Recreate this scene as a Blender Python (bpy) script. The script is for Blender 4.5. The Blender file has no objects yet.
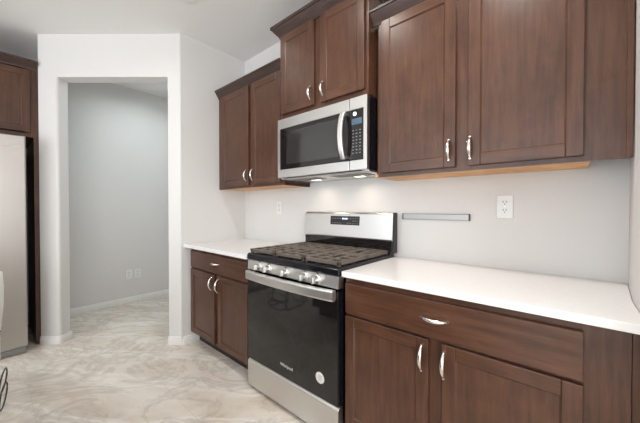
import bpy, bmesh, math, random
from mathutils import Vector, Matrix
C = bpy.context.scene.collection
scn = bpy.context.scene
PI = math.pi

# ---------------------------------------------------------------- camera
cam_d = bpy.data.cameras.new('camera')
cam = bpy.data.objects.new('camera', cam_d); C.objects.link(cam)
cam.location = (0, 0, 1.215)
cam.rotation_euler = (math.radians(90 - .695), 0, math.radians(40.94))
cam_d.sensor_width = 36; cam_d.lens = 287 / 640 * 36; cam_d.clip_start = .02
scn.camera = cam

# ---------------------------------------------------------------- world, lights, exposure
w = bpy.data.worlds.new('sky'); scn.world = w; w.use_nodes = True
w.node_tree.nodes['Background'].inputs[0].default_value = (.75, .87, 1, 1)
w.node_tree.nodes['Background'].inputs[1].default_value = 2.0
scn.view_settings.view_transform = 'Standard'; scn.view_settings.look = 'None'
scn.view_settings.gamma = 1; scn.view_settings.exposure = 0.30
try: scn.view_settings.use_curve_mapping = False
except Exception: pass

def area(name, loc, rot, sx, sy, power, col=(1, 1, 1), spread=180, shape='RECTANGLE'):
    l = bpy.data.lights.new(name, 'AREA'); l.shape = shape; l.size = sx; l.size_y = sy
    l.energy = power; l.color = col; l.spread = math.radians(spread)
    o = bpy.data.objects.new(name, l); C.objects.link(o); o.location = loc; o.rotation_euler = rot
    return o
# added area fill at invented windows behind the camera, stands in for daylight
area('added_fill_front', (-1.6, -4.44, 1.35), (PI / 2, 0, PI), 4.4, 2.2, 50, (1, .99, .97)).rotation_euler = (PI / 2, 0, 0)
area('added_fill_side', (2.94, -2.0, 1.35), (PI / 2, 0, PI / 2), 2.6, 2.2, 70, (1, .99, .97))
CAN_POWER = 7.6
CAN_COL = (1, .965, .925)

# ---------------------------------------------------------------- dimensions (metres, floor at z = 0)
XL, XR, D, H = -2.578, .180, 1.767, 2.747      # nook wall, right wall, back wall, ceiling
CY, ZC = 1.160, .896                           # counter front, counter top
XA, XB = -1.640, -.869                         # range / microwave bay
XF = -4.26                                     # far left wall (behind pantry and fridge)
AX, AY = XL, 1.128                             # right end of the diagonal wall
BX, BY = -3.548, .293                          # left end of the diagonal wall

# ---------------------------------------------------------------- materials
def mat(name, base=(.8, .8, .8), rough=.5, metal=0, spec=.5, coat=0):
    m = bpy.data.materials.new(name); m.use_nodes = True
    b = m.node_tree.nodes['Principled BSDF']
    b.inputs['Base Color'].default_value = (*base, 1); b.inputs['Roughness'].default_value = rough
    b.inputs['Metallic'].default_value = metal; b.inputs['Specular IOR Level'].default_value = spec
    b.inputs['Coat Weight'].default_value = coat
    return m
def nd(m, t, **k):
    n = m.node_tree.nodes.new(t)
    for a, v in k.items(): setattr(n, a, v)
    return n
def ln(m, a, b): m.node_tree.links.new(a, b)
def bsdf(m): return m.node_tree.nodes['Principled BSDF']
def coords(m, scale=(1, 1, 1), rot=(0, 0, 0), kind='Object'):
    t = nd(m, 'ShaderNodeTexCoord'); mp = nd(m, 'ShaderNodeMapping')
    mp.inputs['Scale'].default_value = scale; mp.inputs['Rotation'].default_value = rot
    ln(m, t.outputs[kind], mp.inputs['Vector']); return mp.outputs['Vector']
def noise(m, vec, scale, detail=4, rough=.5, dist=0):
    n = nd(m, 'ShaderNodeTexNoise'); ln(m, vec, n.inputs['Vector'])
    n.inputs['Scale'].default_value = scale; n.inputs['Detail'].default_value = detail
    n.inputs['Roughness'].default_value = rough; n.inputs['Distortion'].default_value = dist
    return n.outputs['Fac']
def ramp(m, fac, stops):
    r = nd(m, 'ShaderNodeValToRGB'); e = r.color_ramp.elements
    while len(e) < len(stops): e.new(.5)
    for i, (p, c) in enumerate(stops): e[i].position = p; e[i].color = (*c, 1)
    ln(m, fac, r.inputs['Fac']); return r.outputs['Color']
def mix(m, a, b, fac, mode='MIX'):
    x = nd(m, 'ShaderNodeMix', data_type='RGBA', blend_type=mode)
    if isinstance(fac, (int, float)): x.inputs['Factor'].default_value = fac
    else: ln(m, fac, x.inputs['Factor'])
    for s, v in ((6, a), (7, b)):
        if isinstance(v, tuple): x.inputs[s].default_value = (*v, 1)
        else: ln(m, v, x.inputs[s])
    return x.outputs[2]
def bump(m, h, strength=.1, dist=.002):
    b = nd(m, 'ShaderNodeBump'); b.inputs['Strength'].default_value = strength
    b.inputs['Distance'].default_value = dist
    ln(m, h, b.inputs['Height']); ln(m, b.outputs['Normal'], bsdf(m).inputs['Normal'])

def wood(name, axis, dark, mid, light, rough=.30):
    m = mat(name, mid, rough, spec=.45)
    sc = {'z': (9, 9, .7), 'x': (.7, 9, 9), 'y': (9, .7, 9)}[axis]
    v = coords(m, sc)
    g = noise(m, v, 5, 6, .62, .6)
    fine = noise(m, coords(m, tuple(s * 4 for s in sc)), 8, 4, .6)
    blot = noise(m, coords(m), 4.5, 3, .55, .8)
    c = ramp(m, g, [(.34, dark), (.52, mid), (.70, light)])
    c2 = ramp(m, blot, [(.3, (.74, .71, .70)), (.7, (1.24, 1.24, 1.25))])
    c = mix(m, c, c2, .8, 'MULTIPLY')
    c3 = ramp(m, fine, [(.3, (.86, .86, .86)), (.7, (1.08, 1.08, 1.08))])
    c = mix(m, c, c3, .55, 'MULTIPLY')
    ln(m, c, bsdf(m).inputs['Base Color']); bump(m, fine, .06)
    return m
WD, WM, WLt = (.065, .0268, .0142), (.089, .0378, .0203), (.113, .0502, .0282)
M = {}
M['wood_v'] = wood('stained_maple_vertical', 'z', WD, WM, WLt)
M['wood_h'] = wood('stained_maple_horizontal', 'x', WD, WM, WLt)
M['wood_dark'] = wood('dark_stained_crown', 'x', (.040, .022, .018), (.055, .031, .025), (.072, .041, .033), .33)
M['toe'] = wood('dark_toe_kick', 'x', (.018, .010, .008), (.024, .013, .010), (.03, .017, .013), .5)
M['raw_wood'] = wood('natural_maple_underside', 'x', (.60, .30, .11), (.72, .38, .15), (.80, .45, .19), .5)

def paint(name, col, rough=.6, s=.05, scale=160):
    m = mat(name, col, rough, spec=.3)
    n = noise(m, coords(m), scale, 3); bump(m, n, s, .001); return m
M['wall'] = paint('warm_white_paint', (.73, .713, .696))
M['pantry'] = M['wall']
M['ceiling'] = paint('ceiling_paint', (.84, .825, .81), .8, .12, 90)
M['trim'] = mat('white_semigloss_trim', (.84, .825, .80), .35)
M['window_trim'] = M['trim']

def quartz():
    m = mat('white_quartz', (.88, .87, .85), .16, spec=.5)
    n = noise(m, coords(m), 60, 4, .6)
    ln(m, ramp(m, n, [(.35, (.845, .835, .82)), (.65, (.87, .86, .85))]), bsdf(m).inputs['Base Color']); return m
M['quartz'] = quartz()

def marble():
    m = mat('beige_marble_tile', (.6, .54, .47), .20, spec=.5)
    v0 = coords(m, (1, 1, 1), (0, 0, math.radians(-36)))
    st = nd(m, 'ShaderNodeMapping'); st.inputs['Scale'].default_value = (.75, 1.25, 1); ln(m, v0, st.inputs['Vector'])
    v = st.outputs['Vector']
    big = noise(m, v, 1.15, 10, .66, 1.1)
    base = ramp(m, big, [(.28, (.50, .415, .33)), (.41, (.68, .605, .52)), (.54, (.775, .71, .63)), (.70, (.85, .805, .74))])
    w1 = nd(m, 'ShaderNodeTexWave', wave_type='BANDS', bands_direction='Y'); ln(m, v, w1.inputs['Vector'])
    w1.inputs['Scale'].default_value = .75; w1.inputs['Distortion'].default_value = 9
    w1.inputs['Detail'].default_value = 5; w1.inputs['Detail Scale'].default_value = .8; w1.inputs['Detail Roughness'].default_value = .6
    vein = ramp(m, w1.outputs['Fac'], [(.0, (0, 0, 0)), (.72, (0, 0, 0)), (.93, (.75, .75, .75)), (1, (.1, .1, .1))])
    c = mix(m, base, (.88, .845, .79), vein)
    x = nd(m, 'ShaderNodeMix', data_type='RGBA'); 
    w2 = noise(m, v, 1.9, 10, .66, 1.5)
    thin = ramp(m, w2, [(.455, (0, 0, 0)), (.49, (.30, .30, .30)), (.505, (.30, .30, .30)), (.54, (0, 0, 0))])
    c = mix(m, c, (.36, .30, .245), thin)
    # large tiles with hair-thin joints
    t = nd(m, 'ShaderNodeTexBrick'); t.offset = .33; t.squash = 1
    mp = nd(m, 'ShaderNodeMapping'); tc = nd(m, 'ShaderNodeTexCoord'); ln(m, tc.outputs['Object'], mp.inputs['Vector'])
    mp.inputs['Location'].default_value = (.35, -.165 + .61, 0); ln(m, mp.outputs['Vector'], t.inputs['Vector'])
    t.inputs['Scale'].default_value = 1; t.inputs['Brick Width'].default_value = 1.22; t.inputs['Row Height'].default_value = .61
    t.inputs['Mortar Size'].default_value = .0022; t.inputs['Mortar Smooth'].default_value = .2
    c = mix(m, c, (.62, .57, .51), mix(m, (0, 0, 0), t.outputs['Fac'], .75))
    ln(m, c, bsdf(m).inputs['Base Color'])
    return m
M['marble'] = marble()

def steel(name, col=(.67, .66, .645), rough=.33, axis='x'):
    m = mat(name, col, rough, 1)
    sc = {'x': (.6, 45, 45), 'z': (45, 45, .6)}[axis]
    n = noise(m, coords(m, sc), 4, 2, .5)
    r = ramp(m, n, [(.3, (rough - .012,) * 3), (.7, (rough + .012,) * 3)])
    ln(m, r, bsdf(m).inputs['Roughness'])
    ln(m, ramp(m, n, [(.3, tuple(c * .985 for c in col)), (.7, tuple(min(1, c * 1.01) for c in col))]), bsdf(m).inputs['Base Color'])
    return m
M['steel'] = steel('brushed_stainless_steel')
M['steel_fridge'] = steel('grey_stainless_fridge', (.50, .47, .445), .42, 'z')
M['steel_bright'] = steel('bright_stainless_handle', (.78, .77, .75), .36)
M['bar_steel'] = steel('satin_grey_bar', (.42, .42, .415), .46)
M['nickel'] = mat('satin_nickel', (.78, .75, .71), .24, 1)
M['black_glass'] = mat('black_oven_glass', (.010, .009, .009), .05, spec=.55)
M['micro_glass'] = mat('smoked_microwave_glass', (.030, .029, .029), .06, spec=.8)
M['black_enamel'] = mat('black_enamel', (.008, .008, .011), .10, spec=.3)
M['black_plastic'] = mat('black_plastic', (.015, .015, .016), .4)
M['dark_grey'] = mat('dark_grey_plastic', (.06, .06, .065), .45)
M['iron'] = mat('cast_iron_grate', (.115, .092, .075), .45)
bump(M['iron'], noise(M['iron'], coords(M['iron']), 220, 3), .2, .001)
M['aluminium'] = mat('burner_aluminium', (.55, .53, .50), .4, 1)
M['white_plastic'] = mat('white_plastic', (.82, .82, .81), .35)
M['slot'] = mat('dark_slot', (.02, .02, .02), .6)
M['print'] = mat('pale_grey_print', (.62, .62, .62), .5)
M['print_dim'] = mat('dim_grey_print', (.16, .165, .18), .5)
M['sticker'] = mat('white_sticker', (.80, .78, .75), .55)
M['sticker_ink'] = mat('grey_sticker_ink', (.45, .43, .41), .6)
M['filter'] = mat('grey_metal_filter', (.33, .32, .30), .4, 1)
M['wire'] = mat('black_wire', (.01, .01, .01), .35)
M['shell'] = mat('white_chair_shell', (.92, .91, .885), .4)
M['glass'] = mat('window_glass', (1, 1, 1), .02); bsdf(M['glass']).inputs['Transmission Weight'].default_value = 1
def emit(name, col, s):
    m = mat(name, col, .4); b = bsdf(m)
    b.inputs['Emission Color'].default_value = (*col, 1); b.inputs['Emission Strength'].default_value = s; return m
M['lamp_lens'] = emit('lamp_lens', (1, .94, .86), 9)
M['micro_lens'] = emit('cooktop_lamp_lens', (1, .9, .75), 2.5)
M['display_blue'] = emit('blue_lit_display', (.06, .10, .15), .22)
M['display_lit'] = emit('pale_blue_segment', (.55, .75, 1), 1.1)
M['display_white'] = emit('white_lit_indicator', (.9, .95, 1), 1.0)

# ---------------------------------------------------------------- mesh helpers
class MB:
    def __init__(s): s.bm = bmesh.new(); s.mi = 0
    def use(s, i): s.mi = i; return s
    def box(s, x0, x1, y0, y1, z0, z1, bev=0, seg=2):
        t = bmesh.new(); bmesh.ops.create_cube(t, size=1)
        for v in t.verts:
            v.co = Vector(((x0 + x1) / 2 + v.co.x * (x1 - x0), (y0 + y1) / 2 + v.co.y * (y1 - y0), (z0 + z1) / 2 + v.co.z * (z1 - z0)))
        if bev: bmesh.ops.bevel(t, geom=t.edges[:], offset=bev, segments=seg, affect='EDGES', profile=.5)
        return s.add(t)
    def add(s, t):
        for f in t.faces: f.material_index = s.mi
        me = bpy.data.meshes.new('tmp'); t.to_mesh(me); t.free(); s.bm.from_mesh(me); bpy.data.meshes.remove(me); return s
    def prism(s, poly, axis, a, b, bev=0):
        """extrude a polygon: axis 'x' -> poly is (y,z); 'y' -> (x,z); 'z' -> (x,y)"""
        f = {'x': lambda p, t: (t, p[0], p[1]), 'y': lambda p, t: (p[0], t, p[1]), 'z': lambda p, t: (p[0], p[1], t)}[axis]
        t = bmesh.new(); A = [t.verts.new(f(p, a)) for p in poly]; B = [t.verts.new(f(p, b)) for p in poly]
        n = len(poly); t.faces.new(A); t.faces.new(B[::-1])
        for i in range(n): t.faces.new((A[i], B[i], B[(i + 1) % n], A[(i + 1) % n]))
        bmesh.ops.recalc_face_normals(t, faces=t.faces[:])
        if bev: bmesh.ops.bevel(t, geom=t.edges[:], offset=bev, segments=2, affect='EDGES', profile=.5)
        return s.add(t)
    def loft(s, rings, closed=True):
        t = bmesh.new(); R = [[t.verts.new(p) for p in r] for r in rings]; n = len(R[0])
        for a, b in zip(R, R[1:]):
            for i in range(n): t.faces.new((a[i], a[(i + 1) % n], b[(i + 1) % n], b[i]))
        if closed: t.faces.new(R[0][::-1]); t.faces.new(R[-1])
        bmesh.ops.recalc_face_normals(t, faces=t.faces[:]); return s.add(t)
    def tube(s, pts, ra, rb=None, up=(0, 0, 1), n=10, taper=None, loop=False):
        """elliptical tube; ra along the side vector, rb along 'up'"""
        rb = rb or ra; pts = [Vector(p) for p in pts]; rings = []; N = len(pts)
        for i, p in enumerate(pts):
            if loop: d = (pts[(i + 1) % N] - pts[i - 1]).normalized()
            else: d = (pts[min(i + 1, N - 1)] - pts[max(i - 1, 0)]).normalized()
            u = Vector(up); sd = d.cross(u)
            if sd.length < 1e-4: sd = d.cross(Vector((1, 0, 0)))
            sd.normalize(); u = sd.cross(d).normalized(); k = taper(i / (N - 1)) if taper else 1
            rings.append([p + sd * math.cos(a) * ra * k + u * math.sin(a) * rb * k for a in [2 * PI * j / n for j in range(n)]])
        if loop: return s.loft(rings + [rings[0]], False)
        return s.loft(rings)
    def lathe(s, prof, c, axis='z', n=24):
        """prof: list of (r, h) along axis"""
        c = Vector(c); rings = []
        for r, h in prof:
            ring = []
            for j in range(n):
                a = 2 * PI * j / n; x, y = r * math.cos(a), r * math.sin(a)
                ring.append(c + Vector({'z': (x, y, h), '-y': (x, -h, y), 'x': (h, x, y)}[axis]))
            rings.append(ring)
        return s.loft(rings)
    def build(s, name, m, parent=None, smooth=False):
        me = bpy.data.meshes.new(name)
        bmesh.ops.remove_doubles(s.bm, verts=s.bm.verts[:], dist=1e-6)
        s.bm.to_mesh(me); s.bm.free()
        for k in (m if isinstance(m, (list, tuple)) else [m]): me.materials.append(k)
        o = bpy.data.objects.new(name, me); C.objects.link(o)
        if parent:
            o.parent = parent; off = parent.get('_o')
            if parent.type != 'EMPTY': off = parent['_o']
            me.transform(Matrix.Translation(-Vector(off))); o['_o'] = off
        if smooth:
            for p in me.polygons: p.use_smooth = True
            md = o.modifiers.new('split', 'EDGE_SPLIT'); md.split_angle = math.radians(40)
        return o

def thing(name, label, cat, loc=(0, 0, 0), rotz=0, group=None, local=False):
    """an Empty at the base of a thing; parts are given in world coordinates unless local"""
    o = bpy.data.objects.new(name, None); C.objects.link(o); o.empty_display_size = .05
    o.location = loc; o.rotation_euler = (0, 0, rotz); o['_o'] = (0, 0, 0) if local else tuple(loc)
    o['label'] = label; o['category'] = cat
    if group: o['group'] = group
    return o
def tag(o, label, cat, group=None):
    o['label'] = label; o['category'] = cat
    if group: o['group'] = group
    return o
def struct(name, mb, m, smooth=False):
    o = mb.build(name, m, None, smooth); o['kind'] = 'structure'; return o
def dup(root, loc, rotz, label, group=None):
    r = root.copy(); C.objects.link(r); r.location = loc; r.rotation_euler = (0, 0, rotz); r['label'] = label
    if group: r['group'] = group
    for ch in list(root.children):
        c = ch.copy(); C.objects.link(c); c.parent = r
        for g in list(ch.children):
            d = g.copy(); C.objects.link(d); d.parent = c
    return r
def lettering(name, text, size, m, parent, mtx, depth=.0006, flat=True):
    cu = bpy.data.curves.new(name, 'FONT'); cu.body = text; cu.size = size; cu.extrude = depth
    cu.align_x = 'CENTER'; cu.align_y = 'CENTER'
    t = bpy.data.objects.new('tmp_text', cu); C.objects.link(t)
    dg = bpy.context.evaluated_depsgraph_get(); dg.update()
    me = bpy.data.meshes.new_from_object(t.evaluated_get(dg)); bpy.data.objects.remove(t); bpy.data.curves.remove(cu)
    me.transform(mtx); me.transform(Matrix.Translation(-Vector(parent['_o']))); me.name = name
    me.materials.clear(); me.materials.append(m)
    o = bpy.data.objects.new(name, me); C.objects.link(o); o.parent = parent; o['_o'] = parent['_o']; return o
def face_y(x, y, z): return Matrix.Translation((x, y, z)) @ Matrix.Rotation(PI / 2, 4, 'X')   # text facing -y

# ---------------------------------------------------------------- the setting
struct('floor', MB().box(XF - .12, 3.1, -4.62, D + .12, -.1, 0), M['marble'])
struct('ceiling', MB().box(XF - .12, 3.1, -4.62, D + .12, H, H + .1), M['ceiling'])
struct('wall_back', MB().box(XF - .12, 3.1, D, D + .12, 0, H), M['wall'])
struct('wall_right', MB().prism([(.192, D), (.1685, 1.44), (.166, 1.06), (.286, 1.06), (.312, D)], 'z', 0, H), M['wall'])
struct('wall_left', MB().box(XL - .1, XL, AY - .02, D, 0, H), M['wall'])       # left wall of the cooking nook
struct('wall_far', MB().box(XF - .12, XF, -4.62, D, 0, H), M['wall'])
struct('wall_alcove', MB().box(XF, BX - .06, BY + .067, BY + .16, 0, H), M['wall'])   # between fridge alcove and pantry
# diagonal wall with the doorway; rounded drywall corners
LU = math.hypot(AX - BX, AY - BY); EX, EY = (AX - BX) / LU, (AY - BY) / LU
def dg(u, t): return (AX - EX * u - EY * t, AY - EY * u + EX * t)             # u: along from the right end, t: into the pantry
J0, J1, TH, HD = .139, 1.111, .12, 2.370
def rounded(u0, u1, corners, r=.02):
    """plan outline of a wall stub from u0..u1 with rounded corners chosen by name"""
    pts = []
    for nm, u, t, du, dt in (('a', u0, 0, 1, 1), ('b', u1, 0, -1, 1), ('c', u1, TH, -1, -1), ('d', u0, TH, 1, -1)):
        if nm in corners:
            cx, cy = u + du * r, t + dt * r
            st = {'a': PI, 'b': 1.5 * PI, 'c': 0, 'd': .5 * PI}[nm]
            for k in range(6):
                a = st + k / 5 * PI / 2; pts.append(dg(cx + r * math.cos(a), cy + r * math.sin(a)))
        else: pts.append(dg(u, t))
    return pts
wd = MB()
wd.prism(rounded(.0, J0, 'bc', .012), 'z', 0, HD)
wd.prism(rounded(J1, LU, 'ad', .022), 'z', 0, HD)
wd.prism([dg(0, 0), dg(LU, 0), dg(LU, TH), dg(0, TH)], 'z', HD, H)
struct('wall_diagonal', wd, M['wall'])
# hidden rest of the room: walls, with unseen windows added for the area fill
wf = MB(); Y0, Y1 = -4.62, -4.5
wf.box(XF, -3.9, Y0, Y1, 0, H).box(.7, 3.0, Y0, Y1, 0, H).box(-3.9, .7, Y0, Y1, 0, .2).box(-3.9, .7, Y0, Y1, 2.5, H)
struct('wall_front', wf, M['wall'])
we = MB(); we.box(3, 3.12, -4.62, -3.4, 0, H).box(3, 3.12, -.6, D, 0, H).box(3, 3.12, -3.4, -.6, 0, .2).box(3, 3.12, -3.4, -.6, 2.5, H)
struct('wall_side', we, M['wall'])
def window(name, c, half, z0, z1, along_x):
    b = MB()
    def bb(a0, a1, zz0, zz1):
        if along_x: b.box(c[0] + a0, c[0] + a1, c[1] - .03, c[1] + .03, zz0, zz1)
        else: b.box(c[0] - .03, c[0] + .03, c[1] + a0, c[1] + a1, zz0, zz1)
    for k in (-1, -1 / 3, 1 / 3, 1): bb(k * half - .03, k * half + .03, z0, z1)
    bb(-half, half, z0, z0 + .06); bb(-half, half, z1 - .06, z1)
    struct(name, b, M['window_trim'])
window('added_window_1', (-1.6, -4.56), 2.27, .2, 2.5, True)
window('added_window_2', (3.06, -2.0), 1.37, .2, 2.5, False)
# baseboards
def base_run(name, pts, h=.072, t=.012):
    """pts: open plan polyline, board grows to the left of the walking direction"""
    P = [Vector((x, y, 0)) for x, y in pts]; N = []
    for i in range(len(P)):
        d0 = (P[i] - P[i - 1]).normalized() if i else (P[1] - P[0]).normalized()
        d1 = (P[i + 1] - P[i]).normalized() if i < len(P) - 1 else d0
        n0, n1 = Vector((-d0.y, d0.x, 0)), Vector((-d1.y, d1.x, 0)); n = (n0 + n1).normalized(); N.append(n / max(.3, n.dot(n0)))
    rings = []
    for p, n in zip(P, N):
        rings.append([tuple(p + n * a + Vector((0, 0, z))) for a, z in ((0, 0.001), (t, 0.001), (t, h * .62), (t * .75, h * .70), (t * .7, h * .9), (t * .35, h), (0, h))])
    struct(name, MB().loft(rings), M['trim'])
def arc(cx, ct, r, a0, a1, n=6): return [dg(cx + r * math.cos(a0 + (a1 - a0) * k / n), ct + r * math.sin(a0 + (a1 - a0) * k / n)) for k in range(n + 1)]
# left piece: along the diagonal face, round the bullnose into the jamb
base_run('baseboard_left', [dg(J1, TH - .0)] + arc(J1 + .022, .022, .022, PI, 1.5 * PI) + [dg(LU, 0)][0:1])
base_run('baseboard_right', [(XL, D - .5), (AX, AY), dg(J0 - .012, 0)] + arc(J0 - .012, .012, .012, 1.5 * PI, 2 * PI, 4)[1:] + [dg(J0, TH)])
base_run('baseboard_pantry', [(XF, D), (XF, BY + .16)])

# ---------------------------------------------------------------- cabinet building blocks (all face -y in their own frame)
STILE = .052
def door_mesh(x0, x1, y, z0, z1, t=.02, st=STILE, rec=.007, mb=None):
    """shaker door, front at y"""
    mb = mb or MB(); b = .0025
    mb.box(x0, x0 + st, y, y + t, z0, z1, b, 1).box(x1 - st, x1, y, y + t, z0, z1, b, 1)
    mb.box(x0 + st - .001, x1 - st + .001, y + rec, y + t - .002, z0 + st - .01, z1 - st + .01)
    for s_, xa in ((1, x0 + st), (-1, x1 - st)):       # inner sticking bevels
        mb.prism([(xa - s_ * .001, y + .0025), (xa + s_ * .0045, y + rec), (xa - s_ * .001, y + rec)], 'z', z0 + st, z1 - st)
    return mb
def rails_mesh(mb, x0, x1, y, z0, z1, t=.02, st=STILE, rec=.007):
    mb.use(1); b = .0025
    mb.box(x0 + st - .0005, x1 - st + .0005, y + .0003, y + t, z0, z0 + st, b, 1).box(x0 + st - .0005, x1 - st + .0005, y + .0003, y + t, z1 - st, z1, b, 1)
    mb.prism([(y + .0025, z0 + st - .001), (y + rec, z0 + st + .0045), (y + rec, z0 + st - .001)], 'x', x0 + st, x1 - st)
    mb.prism([(y + .0025, z1 - st + .001), (y + rec, z1 - st - .0045), (y + rec, z1 - st + .001)], 'x', x0 + st, x1 - st)
    return mb
def pull(x, y, z, L, vertical, parent):
    """arched satin nickel pull with little feet; y is the door face"""
    pts = []; N = 14
    for i in range(N + 1):
        k = i / N; a = (k - .5) * L; bow = .028 * (1 - (2 * k - 1) ** 2) ** .75
        pts.append((x, y - .002 - bow, z + a) if vertical else (x + a, y - .002 - bow, z))
    mb = MB().tube(pts, .0068, .0048, up=(0, 1, 0), taper=lambda k: .70 + .5 * math.sin(PI * k), n=10)
    for sg in (-1, 1):
        c = (x, y, z + sg * (L / 2)) if vertical else (x + sg * L / 2, y, z)
        mb.lathe([(.0058, -.001), (.0056, .003), (.005, .006), (.0048, .009)], c, '-y', 12)
    h = mb.build('handle', M['nickel'], parent, True); h['label'] = 'satin nickel arched pull'; return h
def door(x0, x1, y, z0, z1, parent, hx=None, hz=None, hl=.105):
    o = rails_mesh(door_mesh(x0, x1, y, z0, z1), x0, x1, y, z0, z1).build('door', (M['wood_v'], M['wood_h']), parent)
    if hx is not None: pull(hx, y, hz, hl, True, o)
    return o
def crown(x0, x1, yf, zb, parent, ret_l=0, ret_r=0, hh=.075, pr=.046):
    """crown moulding along the cabinet front at y = yf; returns run back along the sides"""
    prof = [(0, 0), (.006, 0), (.008, .010), (.016, .020), (.030, .036), (.042, .052), (.047, .060), (.055, .063), (.055, hh), (0, hh)]
    prof = [(o * pr / .055, z) for o, z in prof]
    rings = []
    if ret_l: rings.append([(x0 - o, yf + ret_l, zb + z) for o, z in prof])
    rings.append([(x0 - (o if ret_l else 0), yf - o, zb + z) for o, z in prof])
    rings.append([(x1 + (o if ret_r else 0), yf - o, zb + z) for o, z in prof])
    if ret_r: rings.append([(x1 + o, yf + ret_r, zb + z) for o, z in prof])
    return MB().loft(rings).build('crown_moulding', M['wood_dark'], parent)

# ---------------------------------------------------------------- wall cabinets
UF, UD = 1.473, 1.453                 # face frame and door planes of the wall cabinets
ZU, ZT = 1.392, 2.275                 # underside and top of the face frame
def wall_cabinet(name, label, x0, x1, yf, z0, z1, stiles, rail=.03, ux0=None, ux1=None, under='raw_wood'):
    t = thing(name, label, 'cabinet', ((x0 + x1) / 2, D - .15, z0))
    cz = .02
    MB().box(x0, x0 + .016, yf + .019, D, z0 + .0205, z1).box(x1 - .016, x1, yf + .019, D, z0 + .0205, z1).box(x0 + .016, x1 - .016, yf + .019, D, z1 - .016, z1).box(x0 + .016, x1 - .016, D - .012, D, z0 + cz, z1 - .016).build('carcass', M['wood_v'], t)
    u = MB().box(x0 if ux0 is None else ux0, x1 if ux1 is None else ux1, yf + .019, D - .001, z0 + .002, z0 + cz).build('underside', M[under], t)
    if under == 'raw_wood': u['label'] = 'unstained natural wood underside'
    f = MB()
    for a, b in stiles: f.box(a, b, yf, yf + .019, z0, z1)
    r = f.use(1); e = [s for st in stiles for s in st]
    for a, b in zip(e[1::2], e[2::2]): r.box(a, b, yf + .0004, yf + .019, z0, z0 + rail).box(a, b, yf + .0004, yf + .019, z1 - rail, z1)
    r.build('face_frame', (M['wood_v'], M['wood_h']), t)
    return t
# right wall cabinet
wr = wall_cabinet('wall_cabinet', 'large two-door dark brown wall cabinet with filler, right of the microwave', -.832, .062, UF, ZU, ZT, ((-.832, -.79), (-.425, -.34), (.022, .062)), ux0=-.862)
door(-.806, -.411, UD, 1.412, 2.262, wr, -.4385, 1.493, .095)
door(-.357, .040, UD, 1.412, 2.262, wr, -.3455, 1.492, .098)
crown(XB + .002, .166, UF, 2.262, wr)
MB().box(XB + .002, -.833, UF + .045, UF + .06, ZU + .022, ZT).build('filler_panel', M['wood_v'], wr)
fl = MB().box(.062, .150, UF + .001, UF + .019, ZU, ZT).build('filler_panel', M['wood_v'], wr)
MB().box(.150, .1675, UF - .006, UF + .019, ZU, ZT, .002).build('scribe_strip', M['wood_v'], wr)
# left wall cabinet
wl = wall_cabinet('wall_cabinet', 'two-door brown wall cabinet in the corner, left of the microwave', XL + .001, XA - .004, UF, ZU, ZT, ((XL + .001, -2.47), (-2.10, -2.00), (-1.69, XA - .004)), ux1=XA - .024)
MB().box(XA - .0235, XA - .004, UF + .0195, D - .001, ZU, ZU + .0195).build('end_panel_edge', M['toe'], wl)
door(-2.500, -2.074, UD, 1.412, 2.262, wl, -2.098, 1.496, .095)
door(-2.030, -1.664, UD, 1.412, 2.262, wl, -2.006, 1.496, .095)
crown(XL + .001, XA - .004, UF, 2.262, wl)
# cabinet above the microwave, deeper and taller
MF = 1.425; MDY = 1.405; MCL = -1.622
wm = wall_cabinet('wall_cabinet', 'short two-door brown cabinet directly above the microwave, tallest crown', MCL, XB, MF, 1.868, 2.475, ((MCL, -1.58), (-1.31, -1.19), (-.91, XB)), under='wood_h')
door(-1.604, -1.276, MDY, 1.897, 2.462, wm, -1.302, 1.978, .085)
door(-1.219, -.889, MDY, 1.897, 2.462, wm, -1.193, 1.978, .085)
crown(MCL, XB, MF, 2.462, wm, D - MF, D - MF, .082, .055)

# ---------------------------------------------------------------- base cabinets
BD, BF = 1.175, 1.195                 # door / frame planes
def base_cabinet(label, x0, x1, stiles, toe_y=1.262):
    t = thing('base_cabinet', label, 'cabinet', ((x0 + x1) / 2, (BF + D) / 2, 0))
    zt = ZC - .028
    MB().box(x0, x0 + .016, BF + .019, D, .1, zt).box(x1 - .016, x1, BF + .019, D, .1, zt).box(x0 + .016, x1 - .016, D - .012, D, .1, zt).box(x0 + .016, x1 - .016, BF + .019, D - .012, .1, .116).build('carcass', M['wood_v'], t)
    f = MB()
    for a, b in stiles: f.box(a, b, BF, BF + .019, .1, zt)
    r = f.use(1); e = [s for st in stiles for s in st]
    r.box(e[1], e[-2], BF + .0004, BF + .019, zt - .04, zt).box(e[1], e[-2], BF + .0004, BF + .019, .665, .70).box(e[1], e[-2], BF + .0004, BF + .019, .1, .13)
    r.build('face_frame', (M['wood_v'], M['wood_h']), t)
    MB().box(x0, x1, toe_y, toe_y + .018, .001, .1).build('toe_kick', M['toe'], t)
    return t
def drawer(x0, x1, z0, z1, parent, hx, hz):
    o = MB().box(x0, x1, BD, BD + .02, z0, z1, .004, 2).build('drawer_front', M['wood_h'], parent); pull(hx, BD, hz, .105, False, o); return o
br = base_cabinet('dark brown base cabinet with one wide drawer, right of the range', XB + .010, .062, ((XB + .010, -.82), (-.44, -.37), (.02, .062)))
drawer(-.852, .037, .685, .838, br, -.4085, .765)
door(-.852, -.433, BD, .118, .673, br, -.458, .594)
door(-.379, .038, BD, .118, .673, br, -.369, .594)
MB().box(.062, .1385, BF + .001, BF + .019, .0015, ZC - .028).build('filler_panel', M['wood_v'], br)
MB().box(.1395, .1655, BF + .006, BF + .03, .0015, ZC - .028, .002).build('scribe_strip', M['wood_v'], br)
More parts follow.
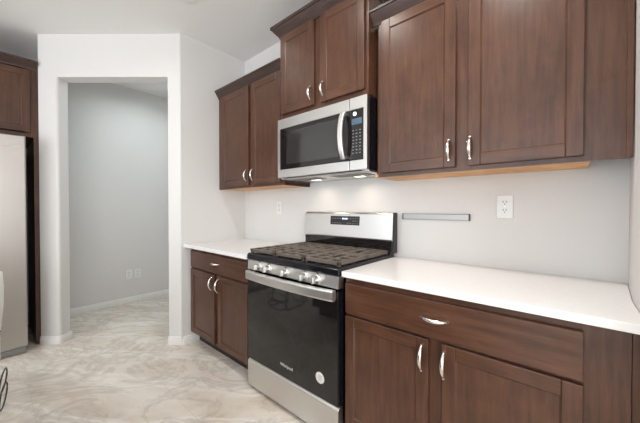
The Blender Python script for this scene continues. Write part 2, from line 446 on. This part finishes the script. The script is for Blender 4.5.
bl = base_cabinet('brown base cabinet with one drawer in the corner, left of the range', XL + .001, XA - .006, ((XL + .001, -2.52), (-2.16, -2.07), (-1.72, XA - .006)))
drawer(-2.551, -1.690, .696, .838, bl, -2.115, .772)
door(-2.551, -2.143, BD, .112, .678, bl, -2.180, .603)
door(-2.089, -1.690, BD, .112, .678, bl, -2.080, .600)
# countertops
tag(MB().prism([(XB + .005, CY), (.1655, CY), (.167, 1.438), (.190, D - .001), (XB + .005, D - .001)], 'z', ZC - .028, ZC, .003).build('countertop', M['quartz']), 'white quartz countertop running from the range to the right wall', 'countertop')
tag(MB().box(XL + .001, XA - .005, 1.128, D - .001, ZC - .028, ZC, .003).build('countertop', M['quartz']), 'short white quartz countertop in the corner, left of the range', 'countertop')

# ---------------------------------------------------------------- gas range
RX0, RX1, RY = XA + .003, XB - .001, 1.141
RC = (RX0 + RX1) / 2
rg = thing('gas_range', 'stainless steel gas range with black oven door and iron grates', 'range', (RC, 1.45, 0))
MB().box(RX0 + .004, RX1 - .004, RY + .045, 1.74, .045, .89, .003).build('body', M['black_enamel'], rg)
for fx in (RX0 + .05, RX1 - .05):
    for fy in (RY + .08, 1.68): MB().lathe([(.016, .001), (.016, .012), (.009, .014), (.009, .05)], (fx, fy, 0), 'z', 12).build('foot', M['black_plastic'], rg)
# storage drawer
MB().prism([(RY + .002, .025), (RY, .03), (RY, .187), (RY + .012, .199), (RY + .04, .199), (RY + .04, .025)], 'x', RX0, RX1, .0015).build('drawer_front', M['steel'], rg)
# oven door: glass front in a black frame
dr = MB().box(RX0, RX1, RY + .004, RY + .045, .206, .792, .004).build('oven_door', M['black_enamel'], rg)
MB().box(RX0 + .003, RX1 - .003, RY, RY + .006, .209, .789, .002).build('glass', M['black_glass'], dr)
# bowed handle across the top of the door
hp = []
for i in range(25):
    k = i / 24; x = RX0 + .020 + (RX1 - RX0 - .032) * k; bow = .018 + .022 * (1 - (2 * k - 1) ** 2) ** .8
    cy = RY - bow; hp.append([(x, cy - .010, .748), (x, cy - .014, .756), (x, cy - .014, .794), (x, cy - .010, .802), (x, cy + .010, .802), (x, cy + .012, .797), (x, cy + .012, .753), (x, cy + .010, .748)])
hd = MB().loft(hp)
for x in (RX0 + .022, RX1 - .044): hd.box(x, x + .03, RY - .03, RY + .001, .752, .798, .003)
h = hd.build('handle', M['steel_bright'], dr, False); h['label'] = 'wide bowed stainless handle'
# round white sticker and maker lettering on the glass
st = MB().lathe([(.0, .0002), (.030, .0002), (.030, .0009), (.0, .0009)], (-.990, RY, .315), '-y', 32).build('sticker', M['sticker'], dr); st['label'] = 'round white paper sticker'
ink = MB()
for k in range(4): ink.box(-1.004 + .002 * (k % 2), -.976 - .002 * (k % 2), RY - .0013, RY - .0008, .325 - k * .007, .3275 - k * .007)
ink.build('sticker_print', M['sticker_ink'], st)
lettering('logo_lettering', 'Whirlpool', .026, M['print'], dr, face_y(-1.252, RY - .0006, .279))
# control panel and knobs
cp = MB().prism([(RY + .001, .806), (RY, .81), (RY + .004, .868), (RY + .05, .868), (RY + .05, .806)], 'x', RX0, RX1, .0012).build('control_panel', M['steel'], rg)
for kx in (-1.512, -1.416, -1.259, -1.103, -1.011):
    c = (kx, RY + .002, .836)
    k = MB().lathe([(.0265, 0), (.0265, .004), (.024, .007), (.0205, .008), (.0195, .034), (.0175, .038), (0, .0385)], c, '-y', 28).build('knob', M['steel_bright'], rg, True); k['label'] = 'stainless control knob'
    MB().box(kx - .0035, kx + .0035, RY - .0445, RY - .030, .8185, .8535, .0015).build('knob_grip', M['steel'], k)
    MB().box(kx - .004, kx + .004, RY - .0006, RY + .003, .8655 - .003, .8665).build('index_mark', M['slot'], cp)
# black cooktop with a rolled front edge
MB().prism([(RY + .002, .8695), (RY - .004, .878), (RY - .002, .905), (RY + .010, .914), (1.70, .914), (1.70, .8695)], 'x', RX0 - .002, RX1 + .002, .002).build('cooktop', M['black_enamel'], rg)
for bx_, by_, r_ in ((RX0 + .155, 1.30, .045), (RX0 + .155, 1.56, .036), (RC, 1.43, .055), (RX1 - .155, 1.30, .05), (RX1 - .155, 1.56, .036)):
    b_ = MB().lathe([(r_ * 1.25, .0005), (r_ * 1.2, .004), (r_, .005), (r_, .012), (r_ * .9, .0125), (0, .0125)], (bx_, by_, .9138), 'z', 28).build('burner', M['aluminium'], rg, True)
    MB().lathe([(r_ * .85, 0), (r_ * .88, .004), (r_ * .8, .007), (0, .008)], (bx_, by_, .9265), 'z', 28).build('burner_cap', M['black_enamel'], b_, True)
def grate(x0, x1, y0, y1, cols):
    mb = MB(); z0, z1 = .923, .941; tb = .0095
    for x in (x0 + tb, x1 - tb): mb.box(x - tb, x + tb, y0, y1, z0 - .002, z1, .003, 1)
    for y in (y0 + tb, y1 - tb, (y0 + y1) / 2): mb.box(x0, x1, y - tb, y + tb, z0 - .002, z1, .003, 1)
    n = 7
    for k in range(1, n):
        y = y0 + (y1 - y0) * k / n; gap = .028 if k in (2, 5) else 0        # open centre above each burner
        if gap:
            mb.box(x0 + .004, cols[0] - gap, y - .009, y + .009, z0, z1 + .0008, .003, 1).box(cols[0] + gap, x1 - .004, y - .009, y + .009, z0, z1 + .0008, .003, 1)
        else: mb.box(x0 + .004, x1 - .004, y - .009, y + .009, z0, z1 + .0008, .003, 1)
    for q in (.36, .64):
        x = x0 + (x1 - x0) * q; mb.box(x - .010, x + .010, y0 + .004, y1 - .004, z0 + .001, z1 - .0008, .003, 1)
    for x in (x0 + .012, x1 - .012):
        for y in (y0 + .012, y1 - .012): mb.box(x - .008, x + .008, y - .008, y + .008, .9135, z0, .002, 1)
    g = mb.build('grate', M['iron'], rg); g['label'] = 'cast iron grate'
gw = (RX1 - RX0 - .008) / 3
for k in range(3): grate(RX0 + .004 + gw * k + .001, RX0 + .004 + gw * (k + 1) - .001, 1.158, 1.690, (RX0 + .004 + gw * (k + .5),))
# backguard with clock display
MB().box(RX0 + .002, RX1 - .002, 1.70, 1.752, .89, 1.005, .003).build('backguard_base', M['black_glass'], rg)
bg = MB().prism([(1.690, 1.000), (1.687, 1.008), (1.702, 1.172), (1.708, 1.182), (1.718, 1.186), (1.752, 1.186), (1.752, 1.000)], 'x', RX0 + .004, RX1 + .016, .002).build('backguard', M['steel'], rg)
MB().box(RX1 + .0162, RX1 + .021, 1.700, 1.754, .92, 1.184, .002).build('backguard_end', M['black_plastic'], bg)
tilt = math.atan2(.015, .164)
def on_guard(mb, x0, x1, z0, z1, t0, t1):
    yy = lambda z: 1.687 + (z - 1.008) * math.tan(tilt)
    mb.prism([(yy(z0) - t1, z0), (yy(z1) - t1, z1), (yy(z1) - t0, z1), (yy(z0) - t0, z0)], 'x', x0, x1); return mb
dp = on_guard(MB(), -1.366, -1.106, 1.092, 1.156, -.002, .0012).build('clock_display', M['black_glass'], bg)
sg = MB()
for k, x in enumerate((-1.252, -1.240, -1.226, -1.214)): on_guard(sg, x - .004, x + .004, 1.132, 1.143, .0017, .002)
sg.build('lit_segments', M['display_lit'], dp)
for z in (1.105, 1.138):
    for xs in ((-1.345, -1.322, -1.299, -1.276), (-1.206, -1.183)):
        bt = MB()
        for x in xs: on_guard(bt, x - .007, x + .007, z - .003, z + .003, .0013, .0017)
        bt.build('button_marks', M['print_dim'], dp)
bt = MB()
for x in (-1.16, -1.14, -1.12):
    for z in (1.103, 1.122, 1.141): on_guard(bt, x - .005, x + .005, z - .003, z + .003, .0013, .0017)
bt.build('button_marks', M['print_dim'], dp)

# ---------------------------------------------------------------- microwave
MX0, MX1, MY, MZ0, MZ1 = XA + .001, XB - .001, 1.410, 1.437, 1.864
mw = thing('microwave', 'stainless over-the-range microwave with smoked window and black keypad', 'microwave', ((MX0 + MX1) / 2, 1.6, MZ0))
MB().box(MX0 + .002, MX1 - .002, MY + .03, D - .002, MZ0 + .004, MZ1, .003).build('case', M['black_enamel'], mw)
SPL = -.992
md = MB()
md.box(MX0, SPL - .002, MY, MY + .03, MZ0, 1.496, .003).box(MX0, SPL - .002, MY, MY + .03, 1.794, MZ1, .003).box(MX0, MX0 + .026, MY + .0003, MY + .03, 1.49, 1.80).box(MX0 + .02, SPL - .001, MY + .012, MY + .03, 1.49, 1.80)
md = md.build('door', M['steel'], mw)
wg = MB().box(MX0 + .0262, SPL - .001, MY + .002, MY + .012, 1.4965, 1.7935, .001).build('glass', M['black_glass'], md)
MB().box(-1.545, -1.075, MY + .0012, MY + .003, 1.530, 1.765, .0005).build('viewing_window', M['micro_glass'], wg)
hp = []
for i in range(21):
    k = i / 20; z = 1.507 + .283 * k; bow = .020 + .034 * (1 - (2 * k - 1) ** 2) ** .8
    cx, cy = -1.022 , MY - bow; hw = .0155
    hp.append([(cx - hw, cy - .004, z), (cx - hw + .004, cy - .009, z), (cx + hw - .004, cy - .009, z), (cx + hw, cy - .004, z), (cx + hw, cy + .006, z), (cx + hw - .003, cy + .009, z), (cx - hw + .003, cy + .009, z), (cx - hw, cy + .006, z)])
hh = MB().loft(hp)
for z in (1.508, 1.768): hh.box(-1.034, -1.010, MY - .022, MY + .003, z, z + .021, .003)
h = hh.build('handle', M['steel_bright'], md); h['label'] = 'curved stainless door handle'
cpn = MB()
cpn.box(SPL + .001, MX1, MY, MY + .03, MZ0, 1.496, .003).box(SPL + .001, MX1, MY, MY + .03, 1.794, MZ1, .003).box(MX1 - .023, MX1, MY + .0003, MY + .03, 1.49, 1.80)
cpn = cpn.build('control_column', M['steel'], mw)
kp = MB().box(SPL + .001, MX1 - .0232, MY + .002, MY + .03, 1.4965, 1.7935, .001).build('keypad', M['black_glass'], cpn)
MB().box(-.975, -.905, MY + .0012, MY + .003, 1.705, 1.740).build('lit_display', M['display_blue'], kp)
MB().lathe([(0, 0), (.012, 0), (.011, .0012), (0, .0014)], (-.955, MY + .002, 1.768), '-y', 20).build('lit_indicator', M['display_white'], kp)
ky = MB()
for r in range(8):
    for q in range(3): ky.box(-.972 + q * .024, -.960 + q * .024, MY + .0012, MY + .003, 1.535 + r * .019, 1.541 + r * .019)
ky.build('key_marks', M['print_dim'], kp)
bot = MB().box(MX0 + .004, MX1 - .004, MY + .032, D - .003, MZ0 - .010, MZ0 + .004, .003).build('bottom_panel', M['steel'], mw)
for x0_, x1_ in ((MX0 + .05, MX0 + .33), (MX1 - .33, MX1 - .05)):
    g = MB().box(x0_, x1_, MY + .07, MY + .18, MZ0 - .013, MZ0 - .0098, .001)
    for k in range(10): g.box(x0_ + .008, x1_ - .008, MY + .075 + k * .0104, MY + .079 + k * .0104, MZ0 - .0145, MZ0 - .0125)
    g.build('grease_filter', M['filter'], bot)
for x0_ in (MX0 + .16, MX1 - .22): MB().box(x0_, x0_ + .06, D - .165, D - .115, MZ0 - .0125, MZ0 - .0098, .001).build('cooktop_lamp', M['micro_lens'], bot)
for x0_ in (MX0 + .19, MX1 - .19):
    l = area('cooktop_lamp_light', (x0_, D - .14, MZ0 - .016), (0, 0, 0),  .06, .05, .26, (1, .86, .68), 150)
tr = MB()
for k in range(3): tr.box(MX0 + .05, MX1 - .05, MY + .008, MY + .028, MZ0 - .004 + k * .001, MZ0 - .0025 + k * .001)
tr.build('vent_grille', M['dark_grey'], bot)

# ---------------------------------------------------------------- outlets (built once facing -y, then copied)
def outlet(label, loc, rotz, group):
    t = thing('electrical_outlet', label, 'outlet', loc, rotz, group, True)
    p = MB().box(-.037, .037, -.006, -.0005, -.0600, .0600, .003).build('cover_plate', M['white_plastic'], t)
    for z in (-.021, .021):
        s = MB().lathe([(0, .005), (.0165, .005), (.0165, .0075), (0, .0078)], (0, 0, z), '-y', 24).build('socket', M['white_plastic'], t, True)
        q = MB()
        for x in (-.0065, .0065): q.box(x - .0013, x + .0013, -.0086, -.0072, z + .000, z + .009)
        q.lathe([(0, .0072), (.0026, .0072), (.0026, .0084), (0, .0084)], (0, 0, z - .0075), '-y', 10)
        q.build('slots', M['slot'], s)
    MB().lathe([(0, .006), (.003, .006), (.0025, .0072), (0, .0074)], (0, 0, 0), '-y', 10).build('screw', M['nickel'], t, True)
    return t
o0 = outlet('white duplex outlet on the backsplash, right of the metal bar', (-.253, D, 1.222), 0, 'wall outlets')
dup(o0, (-2.030, D, 1.216), 0, 'white outlet on the backsplash under the left wall cabinet', 'wall outlets')
dup(o0, (XF, 1.168, .363), PI / 2, 'left of the two white outlets low on the wall beyond the doorway', 'wall outlets')
dup(o0, (XF, 1.264, .365), PI / 2, 'right of the two white outlets low on the wall beyond the doorway', 'wall outlets')
# magnetic bar
kb = thing('knife_bar', 'slim horizontal stainless bar fixed to the wall right of the range', 'knife rack', (-.617, D, 1.161))
MB().box(-.808, -.420, D - .020, D - .0005, 1.144, 1.180, .004).build('bar', M['bar_steel'], kb)
for x0_ in (-.8115, -.4215): MB().box(x0_, x0_ + .005, D - .021, D - .0004, 1.143, 1.181, .001).build('end_cap', M['dark_grey'], kb)

# ---------------------------------------------------------------- fridge cabinet and fridge (face +x; own frame: x -> world +y, y -> world -x)
FX = -3.57
fc = thing('fridge_cabinet', 'tall brown surround cabinet with door above the refrigerator', 'cabinet', (FX, BY, 0), PI / 2, None, True)
fd = FX - XF
MB().box(-.030, -.001, 0, fd - .001, .0015, 2.49).build('tall_panel', M['wood_v'], fc)
MB().box(-1.06, -1.02, 0, fd - .001, .0015, 2.49).build('tall_panel', M['wood_v'], fc)
MB().box(-1.02, -.030, .02, fd - .001, 1.835, 1.853).box(-1.02, -.030, .02, fd - .001, 2.47, 2.488).box(-1.02, -.030, fd - .013, fd - .001, 1.853, 2.47).build('carcass', M['wood_v'], fc)
MB().box(-1.02, -.97, .001, .02, 1.835, 2.49).box(-.56, -.50, .001, .02, 1.835, 2.49).box(-.075, -.030, .001, .02, 1.835, 2.49).box(-.97, -.075, .0014, .02, 1.835, 1.868).box(-.97, -.075, .0014, .02, 2.43, 2.49).build('face_frame', M['wood_v'], fc)
door(-.520, -.050, -.02, 1.874, 2.412, fc, -.490, 1.95)
door(-.99, -.535, -.02, 1.874, 2.412, fc, -.563, 1.95)
cr = [(0, 0), (.006, 0), (.010, .012), (.028, .034), (.042, .052), (.050, .058), (.050, .075), (0, .075)]
MB().prism([(-o_, 2.422 + z_) for o_, z_ in cr], 'x', -1.06, -.001).build('crown_moulding', M['wood_dark'], fc)
FR = -3.405
fr = thing('refrigerator', 'grey stainless refrigerator standing in the brown cabinet alcove', 'refrigerator', (FR, BY, 0), PI / 2, None, True)
fdp = FR - XF
MB().box(-.98, -.098, .075, fdp - .03, .03, 1.785, .006).build('body', M['dark_grey'], fr)
MB().box(-.531, -.090, 0, .068, .066, 1.808, .008, 3).build('door', M['steel_fridge'], fr)
MB().box(-.0005, .066, .10, .12, .0015, 2.49).build('filler_panel', M['wood_v'], fc)
d2 = MB().box(-.985, -.537, 0, .068, .066, 1.808, .008, 3).build('door', M['steel_fridge'], fr)
for x in (-.50, -.57): 
    MB().tube([(x, -.001, .75), (x, -.04, .77), (x, -.04, 1.60), (x, -.001, 1.62)], .011, n=10).build('handle', M['steel_bright'], fr, True)
for a_, b_ in ((-.123, -.092), (-.99, -.955)): MB().box(a_, b_, .015, .11, 1.80, 1.822, .004).build('hinge_cover', M['dark_grey'], fr)
gr = MB().box(-.975, -.100, .03, .09, .004, .060, .003)
for k in range(3): gr.box(-.90, -.106, .022, .031, .010 + k * .016, .019 + k * .016, .001)
gr.build('kick_grille', M['bar_steel'], fr)
fm = Matrix.Translation((-.165, -.0006, 1.722)) @ Matrix.Rotation(PI / 2, 4, 'X')
lettering('logo_lettering', 'Whirlpool', .020, M['print'], fr, fm)

# ---------------------------------------------------------------- chair at the left edge (own frame, faces +y)
ch = thing('chair', 'white shell chair with black wire base at the left edge', 'chair', (-2.675, -.146, 0), math.radians(87), None, True)
# moulded shell: a grid swept from the top of the back to the front of the seat
prof = [(-.235, .878, .204), (-.222, .76, .208), (-.205, .64, .206), (-.185, .53, .198), (-.150, .455, .188), (-.085, .425, .182), (.02, .418, .186), (.12, .425, .188), (.185, .430, .18), (.205, .418, .17)]
t = bmesh.new(); G = []
for (y, z, hw) in prof:
    row = []
    for j in range(13):
        q = j / 6 - 1; e = abs(q) ** 2.6; back = max(0, min(1, (z - .42) / .3))
        row.append(t.verts.new((q * hw, y + e * .04 * back, z + e * .035 * (1 - back) - (e * .03 if z > .87 else 0))))
    G.append(row)
for a, b in zip(G, G[1:]):
    for j in range(12): t.faces.new((a[j], a[j + 1], b[j + 1], b[j]))
bmesh.ops.recalc_face_normals(t, faces=t.faces[:])
bmesh.ops.solidify(t, geom=t.faces[:], thickness=.009)
sh = MB().add(t).build('shell', M['shell'], ch, True)
sk = MB().box(-.190, .190, -.16, -.145, .33, .46, .004).build('seat_skirt', M['shell'], ch)
MB().lathe([(0, 0), (.005, 0), (.0045, .002), (0, .003)], (.188, -.176, .50), '-y', 14).build('screw_cap', M['wire'], sh)
wb = MB()
for sx in (-1, 1):
    for z0_, z1_, rr in ((.105, .205, 0), (.006, .118, .0)):
        c = (z0_ + z1_) / 2; h_ = (z1_ - z0_) / 2
        wb.tube([(sx * .196 + sx * .012 * math.cos(a) , -.05 + .14 * math.cos(a), c + h_ * math.sin(a)) for a in [2 * PI * k / 28 for k in range(28)]], .0042, n=8, loop=True)
    for sy in (-.17, .10): wb.tube([(sx * .10, sy * .4, .415), (sx * .13, sy * .8, .22), (sx * .15, sy, .006)], .005, n=8)
for sy in (-.17, .10): wb.tube([(-.15, sy, .008), (.15, sy, .008)], .0045, n=8)
wb.build('wire_base', M['wire'], ch, True)

# ---------------------------------------------------------------- kitchen island (outside the frame, mirrored in the oven door)
il = thing('kitchen_island', 'dark brown kitchen island with white top, mirrored in the oven door', 'island', (-1.35, -.62, 0))
MB().box(-2.20, -.50, -1.02, -.12, .1, .866, .003).build('body', M['wood_dark'], il)
MB().box(-2.15, -.55, -.97, -.19, .001, .1).build('toe_kick', M['toe'], il)
MB().box(-2.25, -.46, -1.30, -.07, .868, .896, .003).build('worktop', M['quartz'], il)

# ---------------------------------------------------------------- recessed ceiling lights
def can(label, x, y):
    t = thing('ceiling_light', label, 'ceiling light', (x, y, H), 0, 'recessed ceiling lights', True)
    rings = []
    MB().lathe([(.068, -.0005), (.092, -.0005), (.092, -.004), (.086, -.007), (.068, -.004)], (0, 0, 0), 'z', 32).build('trim_ring', M['white_plastic'], t, True)
    MB().lathe([(0, -.0008), (.067, -.0008), (.067, -.003), (0, -.003)], (0, 0, 0), 'z', 32).build('lens', M['lamp_lens'], t)
    return t
spots = [(-2.08, .93), (-2.34, .51), (-1.12, .80), (-.25, .80), (-2.08, -.84), (-.55, -.84), (1.2, -.84), (-2.08, -2.8), (.3, -2.8)]  # unseen: near pair added to brighten the upper cabinets, last three added as fill
SHARE = (.05, .15, .50, 1.1, .5, .5, .6, .6, .6)
c0 = can('recessed white ceiling light above the corner by the doorway', *spots[0])
for i, (x, y) in enumerate(spots):
    if i: dup(c0, (x, y, H), 0, 'unseen recessed white ceiling light in the open part of the room')
    area('can_light', (x, y, H - .012), (0, 0, 0), .13, .13, CAN_POWER * SHARE[i], CAN_COL, 150, 'DISK')
# pantry ceiling light
dup(c0, (-3.55, 1.30, H), 0, 'recessed ceiling light in the pantry beyond the doorway')
area('pantry_light', (-3.55, 1.30, H - .012), (0, 0, 0), .13, .13, 4.9, (.82, .96, 1), 160, 'DISK')

for o in bpy.data.objects:
    if '_o' in o: del o['_o']
